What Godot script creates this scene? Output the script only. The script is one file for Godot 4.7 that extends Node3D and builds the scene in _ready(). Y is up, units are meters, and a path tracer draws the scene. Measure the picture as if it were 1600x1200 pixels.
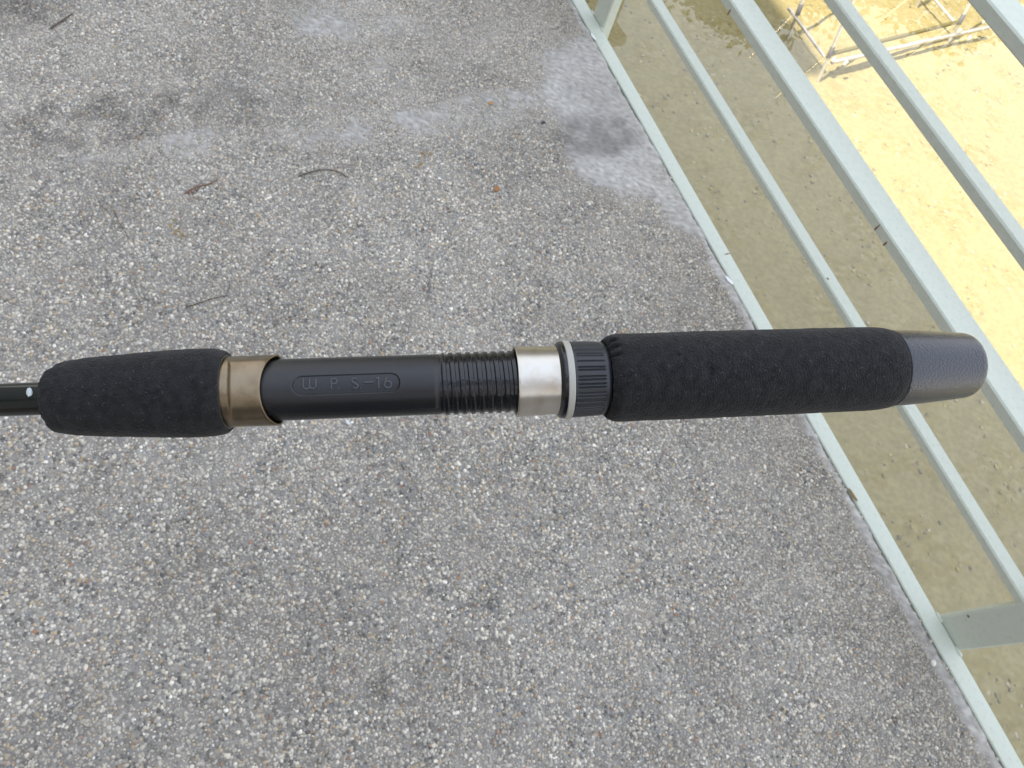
extends Node3D

const TAU2 := PI * 2.0
const DECK_EDGE := 1.3505      # outer edge of the steel angle, metres from the point below the camera
const WATER_Y := -1.0
const BED_Y := -1.17

var rng := RandomNumberGenerator.new()
var used := {}
var n_a := FastNoiseLite.new()
var n_b := FastNoiseLite.new()
var n_c := FastNoiseLite.new()

# ------------------------------------------------------------------ helpers
func numbered(called: String) -> String:
	if not used.has(called):
		used[called] = 0
		return called
	used[called] += 1
	return "%s_%03d" % [called, used[called]]

func thing(called: String, label: String, category: String, at := Vector3.ZERO, group := "") -> Node3D:
	var o := Node3D.new()
	o.name = numbered(called)
	add_child(o)
	o.position = at
	tag(o, label, category, group)
	return o

func tag(o: Node, label: String, category: String, group := "") -> void:
	o.set_meta("label", label)
	o.set_meta("category", category)
	if group != "":
		o.set_meta("group", group)

func structure(called: String, label: String) -> Node3D:
	var o := Node3D.new()
	o.name = numbered(called)
	add_child(o)
	o.set_meta("kind", "structure")
	o.set_meta("label", label)
	return o

func obj(called: String, mesh: Mesh, mat: Material, parent: Node = null) -> MeshInstance3D:
	var o := MeshInstance3D.new()
	o.mesh = mesh
	o.material_override = mat
	if parent == null:
		o.name = numbered(called)
		add_child(o)
	else:
		o.name = called
		parent.add_child(o, true)
	return o

func noise(kind: int, sd: int, freq: float, oct := 3) -> FastNoiseLite:
	var n := FastNoiseLite.new()
	n.noise_type = kind
	n.seed = sd
	n.frequency = freq
	n.fractal_octaves = oct
	return n

# a sheet of nu x nv points; wrap joins the last column to the first
func grid(p: PackedVector3Array, nu: int, nv: int, wrap: bool, flip: bool, uv := PackedVector2Array(), col := PackedColorArray()) -> ArrayMesh:
	var idx := PackedInt32Array()
	var nrm := PackedVector3Array()
	nrm.resize(p.size())
	var last := nv if wrap else nv - 1
	for i in nu - 1:
		for j in last:
			var j2 := (j + 1) % nv
			var a := i * nv + j
			var b := (i + 1) * nv + j
			var c := (i + 1) * nv + j2
			var d := i * nv + j2
			var n := (p[c] - p[a]).cross(p[d] - p[b])
			if flip:
				idx.append_array([a, d, c, a, c, b])
				n = -n
			else:
				idx.append_array([a, b, c, a, c, d])
			nrm[a] += n
			nrm[b] += n
			nrm[c] += n
			nrm[d] += n
	for i in nrm.size():
		nrm[i] = -nrm[i].normalized()
	var arr := []
	arr.resize(Mesh.ARRAY_MAX)
	arr[Mesh.ARRAY_VERTEX] = p
	arr[Mesh.ARRAY_NORMAL] = nrm
	arr[Mesh.ARRAY_INDEX] = idx
	if uv.size() > 0:
		arr[Mesh.ARRAY_TEX_UV] = uv
	if col.size() > 0:
		arr[Mesh.ARRAY_COLOR] = col
	var m := ArrayMesh.new()
	m.add_surface_from_arrays(Mesh.PRIMITIVE_TRIANGLES, arr)
	return m

# a turned shape round the x axis: rf(s, phi) gives the point's (s, r) in millimetres
func turned(ss: PackedFloat32Array, nphi: int, rf: Callable) -> ArrayMesh:
	var p := PackedVector3Array()
	var uv := PackedVector2Array()
	for k in ss.size():
		for j in nphi:
			var ph := TAU2 * j / nphi - PI
			var q: Vector2 = rf.call(ss[k], ph)
			p.append(Vector3(q.x, q.y * sin(ph), q.y * cos(ph)) * 0.001)
			uv.append(Vector2(q.x * 0.1, ph * 0.97))
	return grid(p, ss.size(), nphi, true, false, uv)

# profile: points (s, r) in millimetres, straight between them, sampled every step
func profile(pts: Array, step: float) -> Array:
	var out := []
	for k in pts.size() - 1:
		var a: Vector2 = pts[k]
		var b: Vector2 = pts[k + 1]
		var n := maxi(1, int(ceil(a.distance_to(b) / step)))
		for i in n:
			out.append(a.lerp(b, float(i) / n))
	out.append(pts[-1])
	return out

func turned_profile(pts: Array, step: float, nphi: int, change = null) -> ArrayMesh:
	var pr := profile(pts, step)
	var ss := PackedFloat32Array()
	for k in pr.size():
		ss.append(float(k))
	return turned(ss, nphi, func(k: float, ph: float) -> Vector2:
		var q: Vector2 = pr[int(k)]
		if change != null:
			q = change.call(q, ph)
		return q)

# smooth curve through profile points
func smooth_profile(pts: Array, per: int) -> Array:
	var out := []
	for k in pts.size() - 1:
		var p0: Vector2 = pts[maxi(k - 1, 0)]
		var p1: Vector2 = pts[k]
		var p2: Vector2 = pts[k + 1]
		var p3: Vector2 = pts[mini(k + 2, pts.size() - 1)]
		for i in per:
			out.append(p1.cubic_interpolate(p2, p0, p3, float(i) / per))
	out.append(pts[-1])
	return out

# bevelled box from corner to corner
func bevel_box(lo: Vector3, hi: Vector3, b: float) -> ArrayMesh:
	var st := SurfaceTool.new()
	st.begin(Mesh.PRIMITIVE_TRIANGLES)
	st.set_smooth_group(-1)
	var c := (lo + hi) * 0.5
	var h := (hi - lo) * 0.5
	var pt := func(sx: int, sy: int, sz: int, ax: int) -> Vector3:
		var s := Vector3(sx, sy, sz)
		var v := Vector3.ZERO
		for k in 3:
			v[k] = s[k] * (h[k] if k == ax else h[k] - b)
		return c + v
	var quad := func(a: Vector3, bb: Vector3, cc: Vector3, d: Vector3) -> void:
		var n := (bb - a).cross(cc - a)
		var mid := (a + bb + cc + d) * 0.25 - c
		var order := [a, bb, cc, a, cc, d] if n.dot(mid) < 0 else [a, cc, bb, a, d, cc]
		for v in order:
			st.add_vertex(v)
	for ax in 3:
		var u := (ax + 1) % 3
		var w := (ax + 2) % 3
		for s in [-1, 1]:
			var q := []
			for e in [[-1, -1], [1, -1], [1, 1], [-1, 1]]:
				var t := Vector3i.ZERO
				t[ax] = s
				t[u] = e[0]
				t[w] = e[1]
				q.append(pt.call(t.x, t.y, t.z, ax))
			quad.call(q[0], q[1], q[2], q[3])
			for s2 in [-1, 1]:                       # edge strips between ax and u
				var e0 := Vector3i.ZERO
				e0[ax] = s
				e0[u] = s2
				var e1 := e0
				e0[w] = -1
				e1[w] = 1
				quad.call(pt.call(e0.x, e0.y, e0.z, ax), pt.call(e1.x, e1.y, e1.z, ax), pt.call(e1.x, e1.y, e1.z, u), pt.call(e0.x, e0.y, e0.z, u))
	for sx in [-1, 1]:
		for sy in [-1, 1]:
			for sz in [-1, 1]:
				var a: Vector3 = pt.call(sx, sy, sz, 0)
				var bb: Vector3 = pt.call(sx, sy, sz, 1)
				var cc: Vector3 = pt.call(sx, sy, sz, 2)
				var n := (bb - a).cross(cc - a)
				var order := [a, bb, cc] if n.dot(a - c) < 0 else [a, cc, bb]
				for v in order:
					st.add_vertex(v)
	st.generate_normals()
	return st.commit()

# round bar along a path
func tube(path: Array, radii: Array, sides: int, rough := 0.0) -> ArrayMesh:
	var p := PackedVector3Array()
	var n := path.size()
	var up := Vector3(0.137, 0.98, 0.12).normalized()
	for k in n:
		var a: Vector3 = path[maxi(k - 1, 0)]
		var b: Vector3 = path[mini(k + 1, n - 1)]
		var d := (b - a).normalized()
		if absf(d.dot(up)) > 0.95:
			up = Vector3(0.9, 0.1, 0.3).normalized()
		var s := d.cross(up).normalized()
		var t := s.cross(d)
		for j in sides:
			var ph := TAU2 * j / sides
			var r: float = radii[k] * (1.0 + rough * rng.randf_range(-1, 1))
			var c: Vector3 = path[k]
			p.append(c + (s * cos(ph) + t * sin(ph)) * r)
	return grid(p, n, sides, true, true)

func capped(path: Array, r: float, sides := 12) -> ArrayMesh:
	var a: Vector3 = path[0]
	var b: Vector3 = path[-1]
	var da := (a - Vector3(path[1])).normalized()
	var db := (b - Vector3(path[-2])).normalized()
	var q := [a + da * r * 0.02]
	var rr := [0.0001]
	q.append(a)
	rr.append(r)
	for k in range(1, path.size() - 1):
		q.append(path[k])
		rr.append(r)
	q.append(b)
	rr.append(r)
	q.append(b + db * r * 0.02)
	rr.append(0.0001)
	return tube(q, rr, sides)

# ------------------------------------------------------------------ materials
func plain(c: Color, rough: float, metal := 0.0) -> StandardMaterial3D:
	var m := StandardMaterial3D.new()
	m.albedo_color = c.linear_to_srgb()
	m.roughness = rough
	m.metallic = metal
	return m

func noise_tex(n: FastNoiseLite, size: int, stops: Array, cols: Array, normal := false, bump := 4.0) -> NoiseTexture2D:
	var t := NoiseTexture2D.new()
	t.noise = n
	t.width = size
	t.height = size
	t.seamless = true
	t.as_normal_map = normal
	t.bump_strength = bump
	if cols.size() > 0:
		var g := Gradient.new()
		g.offsets = PackedFloat32Array(stops)
		var pc := PackedColorArray()
		for c in cols:
			pc.append((c as Color).linear_to_srgb())
		g.colors = pc
		t.color_ramp = g
	return t

func tri(m: StandardMaterial3D, scale: float, world := false) -> void:
	m.uv1_triplanar = true
	m.uv1_world_triplanar = world
	m.uv1_scale = Vector3.ONE * scale

func foam_material() -> StandardMaterial3D:
	var im := Image.create(512, 512, false, Image.FORMAT_RGB8)
	var r := RandomNumberGenerator.new()
	r.seed = 77
	var n := noise(FastNoiseLite.TYPE_SIMPLEX, 5, 0.02, 4)
	for y in 512:
		for x in 512:
			var v := 0.010 + 0.010 * n.get_noise_2d(x, y) + 0.014 * r.randf()
			im.set_pixel(x, y, Color(v * 0.98, v, v * 1.08).linear_to_srgb())
	for k in 420:                                # lint and dust caught in the foam
		var x := r.randf() * 512
		var y := r.randf() * 512
		var a := r.randf() * TAU2
		var l := 1 + r.randi() % 9
		var v := r.randf_range(0.05, 0.24)
		for i in l:
			a += r.randf_range(-0.3, 0.3)
			x += cos(a)
			y += sin(a)
			im.set_pixel(posmod(int(x), 512), posmod(int(y), 512), Color(v, v, v * 1.05).linear_to_srgb())
	var m := StandardMaterial3D.new()
	m.albedo_texture = ImageTexture.create_from_image(im)
	m.roughness = 0.92
	m.metallic_specular = 0.32
	m.rim_enabled = true
	m.rim = 0.15
	tri(m, 22.0)
	var h := noise_tex(noise(FastNoiseLite.TYPE_SIMPLEX, 9, 0.09, 3), 512, [], [])
	m.heightmap_enabled = true
	m.heightmap_texture = h
	m.heightmap_scale = 0.03
	return m

# ------------------------------------------------------------------ main
func _ready() -> void:
	rng.seed = 4711
	n_a = noise(FastNoiseLite.TYPE_SIMPLEX, 11, 1.0, 4)
	n_b = noise(FastNoiseLite.TYPE_SIMPLEX, 23, 1.0, 3)
	n_c = noise(FastNoiseLite.TYPE_SIMPLEX, 31, 1.0, 2)

	var cam := Camera3D.new()
	cam.name = "camera"
	cam.transform = Transform3D(Basis(Vector3(0.9107, 0.2061, 0.3581), Vector3(0.2468, 0.4237, -0.8715), Vector3(-0.3313, 0.8821, 0.335)).orthonormalized(), Vector3(0, 1.5, 0))
	var lens := CameraAttributesPhysical.new()     # focused on the rod, so the deck is a little soft
	lens.frustum_focal_length = 21.706
	lens.frustum_near = 0.02
	lens.frustum_far = 900.0
	lens.frustum_focus_distance = 0.213
	lens.exposure_aperture = 50.0
	cam.attributes = lens
	add_child(cam)
	cam.fov = 57.87
	cam.near = 0.02
	cam.far = 900.0
	cam.current = true

	var env := Environment.new()
	env.background_mode = Environment.BG_SKY
	var sm := ProceduralSkyMaterial.new()
	sm.sky_top_color = Color(0.785, 0.83, 0.905)
	sm.sky_horizon_color = Color(0.975, 0.96, 0.93)
	sm.sky_curve = 0.38
	sm.ground_horizon_color = Color(0.80, 0.81, 0.80)
	sm.ground_bottom_color = Color(0.45, 0.45, 0.42)
	sm.sun_angle_max = 20.0
	var sky := Sky.new()
	sky.sky_material = sm
	env.sky = sky
	env.tonemap_mode = Environment.TONE_MAPPER_LINEAR
	env.tonemap_exposure = 2.4
	env.sdfgi_enabled = true
	env.ssao_enabled = true
	env.ssil_enabled = true
	var we := WorldEnvironment.new()
	we.environment = env
	add_child(we)

	var sun := DirectionalLight3D.new()
	sun.name = "sun"
	sun.light_energy = 1.5
	sun.light_color = Color(1.0, 0.96, 0.87)
	sun.light_angular_distance = 0.5
	sun.shadow_enabled = true
	add_child(sun)
	sun.look_at_from_position(Vector3.ZERO, Vector3(cos(deg_to_rad(50.0)), -sin(deg_to_rad(50.0)), 0.0), Vector3.UP)

	build_water()
	build_deck()
	build_railing()
	build_shade_building()
	build_far_bank()
	build_trestle()
	build_rod()
	build_litter()
	build_person()

# ------------------------------------------------------------------ water
func build_water() -> void:
	var bed := structure("lake_bed", "sandy lake bed with dark debris under shallow water")
	# near part: fine relief and colour patches
	var x0 := 0.4
	var x1 := 7.6
	var z0 := -5.2
	var z1 := 3.2
	var step := 0.02
	var nu := int((x1 - x0) / step) + 1
	var nv := int((z1 - z0) / step) + 1
	var p := PackedVector3Array()
	var col := PackedColorArray()
	for i in nu:
		var x := x0 + (x1 - x0) * i / (nu - 1)
		for j in nv:
			var z := z0 + (z1 - z0) * j / (nv - 1)
			var big := n_a.get_noise_2d(x * 0.5, z * 0.5)
			var clump := n_b.get_noise_2d(x * 2.2 + 40, z * 2.2)
			var fine := n_c.get_noise_2d(x * 17.0, z * 17.0)
			var y := BED_Y + 0.025 * big + 0.006 * clump + 0.003 * fine
			y += 0.0022 * sin(z * 40.0 + x * 11.0 + 6.0 * big + 3.0 * clump)
			p.append(Vector3(x, y, z))
			var algae := smoothstep(-0.05, 0.40, clump + 0.3 * fine)
			var c := Color(0.315, 0.262, 0.122).lerp(Color(0.290, 0.236, 0.095), algae)
			c = c * (1.0 + 0.13 * fine + 0.08 * big)
			var pale := smoothstep(0.35, 0.7, n_b.get_noise_2d(x * 12.0, z * 12.0 + 60) + 0.5 * clump)
			c = c.lerp(Color(0.42, 0.36, 0.21), pale * 0.45)
			col.append(Color(c.r, c.g, c.b))
	var m := StandardMaterial3D.new()
	m.vertex_color_use_as_albedo = true
	m.roughness = 1.0
	m.albedo_texture = noise_tex(noise(FastNoiseLite.TYPE_SIMPLEX, 3, 0.03, 4), 512, [0.0, 0.45, 0.7, 1.0], [Color(0.80, 0.80, 0.80), Color(0.96, 0.96, 0.96), Color(1, 1, 1), Color(1, 1, 1)])
	tri(m, 1.7, true)
	obj("sand_surface", grid(p, nu, nv, false, false, PackedVector2Array(), col), m, bed)
	# small litter of leaf bits and pebbles lying on the sand
	var bits := []
	var tints := []
	var tries := 0
	while bits.size() < 9500 and tries < 120000:
		tries += 1
		var x := rng.randf_range(1.6, 7.0)
		var z := rng.randf_range(-4.6, 2.6)
		var dens := smoothstep(-0.30, 0.45, n_b.get_noise_2d(x * 2.2 + 40, z * 2.2) + 0.6 * n_c.get_noise_2d(x * 5.0, z * 5.0))
		if rng.randf() > dens * dens + 0.03:
			continue
		var r := lerpf(0.0028, 0.0115, pow(rng.randf(), 3.2))
		var bs := Basis(Vector3.UP, rng.randf() * TAU2) * Basis.from_scale(Vector3(r * rng.randf_range(0.8, 1.7), r * 0.35, r))
		var yy := BED_Y + 0.025 * n_a.get_noise_2d(x * 0.5, z * 0.5) + 0.006 * n_b.get_noise_2d(x * 2.2 + 40, z * 2.2)
		bits.append(Transform3D(bs, Vector3(x, yy + 0.002, z)))
		var c: Color = [Color(0.20, 0.175, 0.105), Color(0.23, 0.195, 0.115), Color(0.36, 0.28, 0.10), Color(0.40, 0.33, 0.16), Color(0.44, 0.39, 0.26), Color(0.26, 0.20, 0.085)][rng.randi() % 6]
		tints.append(c)
	var lm := MultiMesh.new()
	lm.transform_format = MultiMesh.TRANSFORM_3D
	lm.use_colors = true
	lm.mesh = pebble_mesh(1234)
	lm.instance_count = bits.size()
	for i in bits.size():
		lm.set_instance_transform(i, bits[i])
		lm.set_instance_color(i, tints[i])
	var li := MultiMeshInstance3D.new()
	li.name = "litter"
	li.multimesh = lm
	var lmat := StandardMaterial3D.new()
	lmat.vertex_color_use_as_albedo = true
	lmat.roughness = 0.95
	li.material_override = lmat
	li.set_meta("kind", "stuff")
	bed.add_child(li, true)
	# the rest of the bed, to the horizon
	var st := SurfaceTool.new()
	st.begin(Mesh.PRIMITIVE_TRIANGLES)
	var r := 400.0
	var y := BED_Y - 0.02
	for q in [[-r, -r, x0, r], [x1, -r, r, r], [x0, -r, x1, z0], [x0, z1, x1, r]]:
		var a := Vector3(q[0], y, q[1])
		var b := Vector3(q[2], y, q[1])
		var c := Vector3(q[2], y, q[3])
		var d := Vector3(q[0], y, q[3])
		for v in [a, b, c, a, c, d]:
			st.set_normal(Vector3.UP)
			st.add_vertex(v)
	obj("outer_bed", st.commit(), plain(Color(0.31, 0.265, 0.125), 1.0), bed)

	var w := structure("water", "still shallow lake water over sand")
	var pm := PlaneMesh.new()
	pm.size = Vector2(800, 800)
	var wm := StandardMaterial3D.new()
	wm.transparency = BaseMaterial3D.TRANSPARENCY_ALPHA
	wm.albedo_color = Color(0.50, 0.47, 0.37, 0.05)
	wm.roughness = 0.0
	wm.metallic_specular = 0.5
	wm.normal_enabled = true
	wm.normal_texture = noise_tex(noise(FastNoiseLite.TYPE_SIMPLEX, 8, 0.012, 2), 512, [], [], true, 3.0)
	wm.normal_scale = 0.014
	wm.uv1_scale = Vector3(320, 320, 1)
	var wo := obj("water_surface", pm, wm, w)
	wo.position.y = WATER_Y

# ------------------------------------------------------------------ deck
func spot(x: float, z: float, cx: float, cz: float, rx: float, rz: float) -> float:
	var d := Vector2((x - cx) / rx, (z - cz) / rz).length()
	return 1.0 - smoothstep(0.55, 1.15, d)

# how much cement is smeared over the pebbles (0..1), from its outline in the photograph
func smear(x: float, z: float) -> float:
	var n := n_a.get_noise_2d(x * 5.0, z * 5.0)
	var f := n_b.get_noise_2d(x * 30.0, z * 30.0)
	var v := 0.0
	v = maxf(v, spot(x, z, 1.22, -1.36, 0.24, 0.40) * 1.25)
	v = maxf(v, spot(x, z, 1.11, -1.20, 0.14, 0.15) * 1.2)
	v = maxf(v, spot(x, z, 1.29, -1.02, 0.12, 0.17) * 1.1)
	v = maxf(v, spot(x, z, 0.05, -1.44, 0.36, 0.06) * 0.56)
	v = maxf(v, spot(x, z, 0.50, -1.42, 0.34, 0.07) * 0.54)
	v = maxf(v, spot(x, z, 0.85, -1.44, 0.22, 0.09) * 0.56)
	v = maxf(v, spot(x, z, 0.42, -1.87, 0.16, 0.10) * 0.54)
	v = maxf(v, spot(x, z, 0.70, -1.75, 0.35, 0.16) * 0.30)
	# mortar drawn along the steel angle
	var w := 0.016 + 0.016 * n_a.get_noise_1d(z * 3.0 + 9.0)
	if z > -0.78:
		w += 0.016 + 0.008 * n_b.get_noise_1d(z * 14.0)
	v = maxf(v, 1.0 - smoothstep(w * 0.7, w * 1.3 + 0.004, 1.302 - x))
	var g := n_c.get_noise_2d(x * 70.0 + 5.0, z * 70.0)
	return clampf(v + (0.45 * n + 0.30 * f + 0.22 * g) * (1.0 if v > 0.05 else 0.5), 0.0, 1.2)

func deck_height(x: float, z: float, s: float) -> float:
	return -0.0004 + 0.0009 * n_a.get_noise_2d(x * 4.0 + 30, z * 4.0) + 0.0005 * n_c.get_noise_2d(x * 60.0, z * 60.0) + 0.0027 * smoothstep(0.30, 1.0, s)

func dirt_and_tone(x: float, z: float) -> float:
	var d := 0.0
	var n := n_b.get_noise_2d(x * 9.0, z * 9.0)
	d = maxf(d, spot(x, z, 1.13, -1.28, 0.16, 0.10) * (0.85 + 0.5 * n))
	d = maxf(d, spot(x, z, -0.38, -2.05, 0.22, 0.14) * (0.8 + 0.5 * n))  # darker patch in the far left corner
	d = maxf(d, spot(x, z, -0.10, -1.56, 0.42, 0.10) * (0.45 + 0.6 * n))
	d = maxf(d, spot(x, z, 0.319, -0.119, 0.05, 0.035) * (0.40 + 0.9 * n))
	d = maxf(d, spot(x, z, 0.095, -0.020, 0.06, 0.045) * (0.32 + 0.9 * n))
	d += 0.28 * n_a.get_noise_2d(x * 1.6, z * 1.6) + 0.16 * n
	return clampf(d, -0.4, 1.0)

func build_deck() -> void:
	var deck := structure("deck", "grey exposed pebble concrete deck")
	var slab_m := plain(Color(0.27, 0.265, 0.255), 0.95)
	slab_m.albedo_texture = noise_tex(noise(FastNoiseLite.TYPE_SIMPLEX, 12, 0.12, 4), 512, [0.2, 0.5, 0.8], [Color(0.45, 0.45, 0.45), Color(0.8, 0.8, 0.8), Color(1, 1, 1)])
	slab_m.albedo_color = Color(0.46, 0.435, 0.40).linear_to_srgb()
	tri(slab_m, 3.0, true)
	# slab body below the wearing course
	obj("slab", bevel_box(Vector3(-4.0, -0.30, -14.0), Vector3(1.298, -0.010, 12.0), 0.004), slab_m, deck)
	# wearing course away from the part that shows its pebbles
	var ax := -1.0
	var bx := 1.3
	var az := -2.45
	var bz := 1.05
	for q in [[-4.0, -14.0, ax, 12.0], [ax, -14.0, 1.298, az], [ax, bz, 1.298, 12.0]]:
		obj("wearing_course", bevel_box(Vector3(q[0], -0.010, q[1]), Vector3(q[2], 0.0, q[3]), 0.001), slab_m, deck)
	# cement skin with relief
	var step := 0.008
	var nu := int((bx - ax) / step) + 1
	var nv := int((bz - az) / step) + 1
	var p := PackedVector3Array()
	var col := PackedColorArray()
	for i in nu:
		for j in nv:
			var z := az + (bz - az) * j / (nv - 1)
			var edge := 1.3005 + 0.0035 * n_b.get_noise_1d(z * 40.0) + 0.005 * n_a.get_noise_1d(z * 7.0)
			var x := ax + (edge - ax) * i / (nu - 1)
			var s := smear(x, z)
			var y := deck_height(x, z, s)
			if i == nu - 1:
				y -= 0.008
			elif x > 1.296:
				y += 0.0010 * n_b.get_noise_2d(x * 60.0, z * 60.0)
			p.append(Vector3(x, y, z))
			var f := n_c.get_noise_2d(x * 45.0, z * 45.0)
			var g := n_b.get_noise_2d(x * 130.0, z * 130.0)
			var c := Color(0.305, 0.286, 0.262).lerp(Color(0.475, 0.455, 0.43), smoothstep(0.35, 1.1, s))
			var dd := dirt_and_tone(x, z)
			c = c * (1.0 - 0.42 * dd * (1.0 + 0.5 * g)) * (1.0 + 0.26 * f + 0.30 * g)
			col.append(Color(c.r, c.g, c.b))
	var cm := StandardMaterial3D.new()
	cm.vertex_color_use_as_albedo = true
	cm.roughness = 0.95
	cm.albedo_texture = noise_tex(noise(FastNoiseLite.TYPE_SIMPLEX, 19, 0.16, 3), 512, [0.2, 0.55, 0.85], [Color(0.68, 0.68, 0.68), Color(0.95, 0.95, 0.95), Color(1, 1, 1)])
	tri(cm, 7.0, true)
	obj("cement_skin", grid(p, nu, nv, false, false, PackedVector2Array(), col), cm, deck)

	# exposed pebbles
	var kinds := 5
	var meshes := []
	for k in kinds:
		meshes.append(pebble_mesh(900 + k))
	var xf := []
	var cf := []
	for k in kinds:
		xf.append([])
		cf.append([])
	var pal := [[0.30, Color(0.29, 0.28, 0.26)], [0.55, Color(0.43, 0.415, 0.385)], [0.68, Color(0.60, 0.56, 0.49)], [0.72, Color(0.74, 0.715, 0.665)], [0.86, Color(0.125, 0.122, 0.12)], [0.955, Color(0.40, 0.32, 0.22)], [0.967, Color(0.28, 0.16, 0.10)], [1.0, Color(0.20, 0.22, 0.245)]]
	var cell := 0.0056
	var cx := int((bx - ax) / cell)
	var cz := int((bz - az) / cell)
	for i in cx:
		for j in cz:
			var x := ax + (i + rng.randf()) * cell
			var z := az + (j + rng.randf()) * cell
			var big := pow(rng.randf(), 1.8)
			var r := lerpf(0.0017, 0.0049, big)
			var pick := rng.randf()
			var lum := rng.randf_range(0.82, 1.18)
			var ya := rng.randf() * TAU2
			var flat := rng.randf_range(0.55, 0.85)
			var long := rng.randf_range(0.85, 1.35)
			var kind := rng.randi() % kinds
			var tiltx := rng.randf_range(-0.25, 0.25)
			var tiltz := rng.randf_range(-0.25, 0.25)
			if x > 1.296:
				continue
			var s := smear(x, z)
			var hh := deck_height(x, z, s)
			var top := 0.0006 + 0.0016 * rng.randf() + 0.0004 * big
			if s > 0.3 and top < hh + 0.0002:
				continue
			var b := Basis.from_euler(Vector3(tiltx, ya, tiltz)) * Basis.from_scale(Vector3(r * long, r * flat, r / sqrt(long)))
			xf[kind].append(Transform3D(b, Vector3(x, top - r * flat, z)))
			var c: Color = pal[0][1]
			for e in pal:
				if pick <= e[0]:
					c = e[1]
					break
			# cement film left on many of the stones
			var film := clampf(0.23 + 0.45 * n_a.get_noise_2d(x * 6.0 + 70, z * 6.0) + 0.9 * s + 0.22 * (1.0 - smoothstep(-1.7, -1.0, z)) + 0.25 * smoothstep(0.85, 1.30, x + 0.2 * n_a.get_noise_2d(x * 3.0, z * 3.0)), 0.0, 0.95) * rng.randf_range(0.5, 1.3)
			c = c.lerp(Color(0.41, 0.385, 0.35), clampf(film, 0.0, 0.9))
			c = c * lum * (1.0 - 0.38 * dirt_and_tone(x, z))
			c = Color(c.r * 1.10, c.g * 1.07, c.b * 1.02)
			cf[kind].append(Color(c.r, c.g, c.b))
	var pm := StandardMaterial3D.new()
	pm.vertex_color_use_as_albedo = true
	pm.roughness = 0.75
	pm.metallic_specular = 0.4
	for k in kinds:
		var mm := MultiMesh.new()
		mm.transform_format = MultiMesh.TRANSFORM_3D
		mm.use_colors = true
		mm.mesh = meshes[k]
		mm.instance_count = xf[k].size()
		for i in xf[k].size():
			mm.set_instance_transform(i, xf[k][i])
			mm.set_instance_color(i, cf[k][i])
		var mi := MultiMeshInstance3D.new()
		mi.name = "pebbles"
		mi.multimesh = mm
		mi.material_override = pm
		mi.set_meta("kind", "stuff")
		deck.add_child(mi, true)

func pebble_mesh(sd: int) -> ArrayMesh:
	var n := noise(FastNoiseLite.TYPE_SIMPLEX, sd, 0.9, 1)
	var p := PackedVector3Array()
	var nu := 6
	var nv := 8
	for i in nu:
		var th := PI * i / (nu - 1)
		for j in nv:
			var ph := TAU2 * j / nv
			var d := Vector3(sin(th) * cos(ph), cos(th), sin(th) * sin(ph))
			p.append(d * (1.0 + 0.34 * n.get_noise_3dv(d * 1.4)))
	return grid(p, nu, nv, true, true)

# ------------------------------------------------------------------ railing
func paint_material() -> StandardMaterial3D:
	var m := StandardMaterial3D.new()
	m.albedo_texture = noise_tex(noise(FastNoiseLite.TYPE_SIMPLEX, 41, 0.02, 5), 1024, [0.0, 0.15, 0.3, 0.6, 1.0], [Color(0.42, 0.43, 0.37), Color(0.515, 0.555, 0.485), Color(0.53, 0.572, 0.50), Color(0.54, 0.58, 0.51), Color(0.55, 0.585, 0.52)])
	m.roughness = 0.42
	tri(m, 2.3, true)
	m.heightmap_enabled = true
	m.heightmap_texture = noise_tex(noise(FastNoiseLite.TYPE_SIMPLEX, 42, 0.03, 3), 512, [], [])
	m.heightmap_scale = 0.05
	return m

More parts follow.
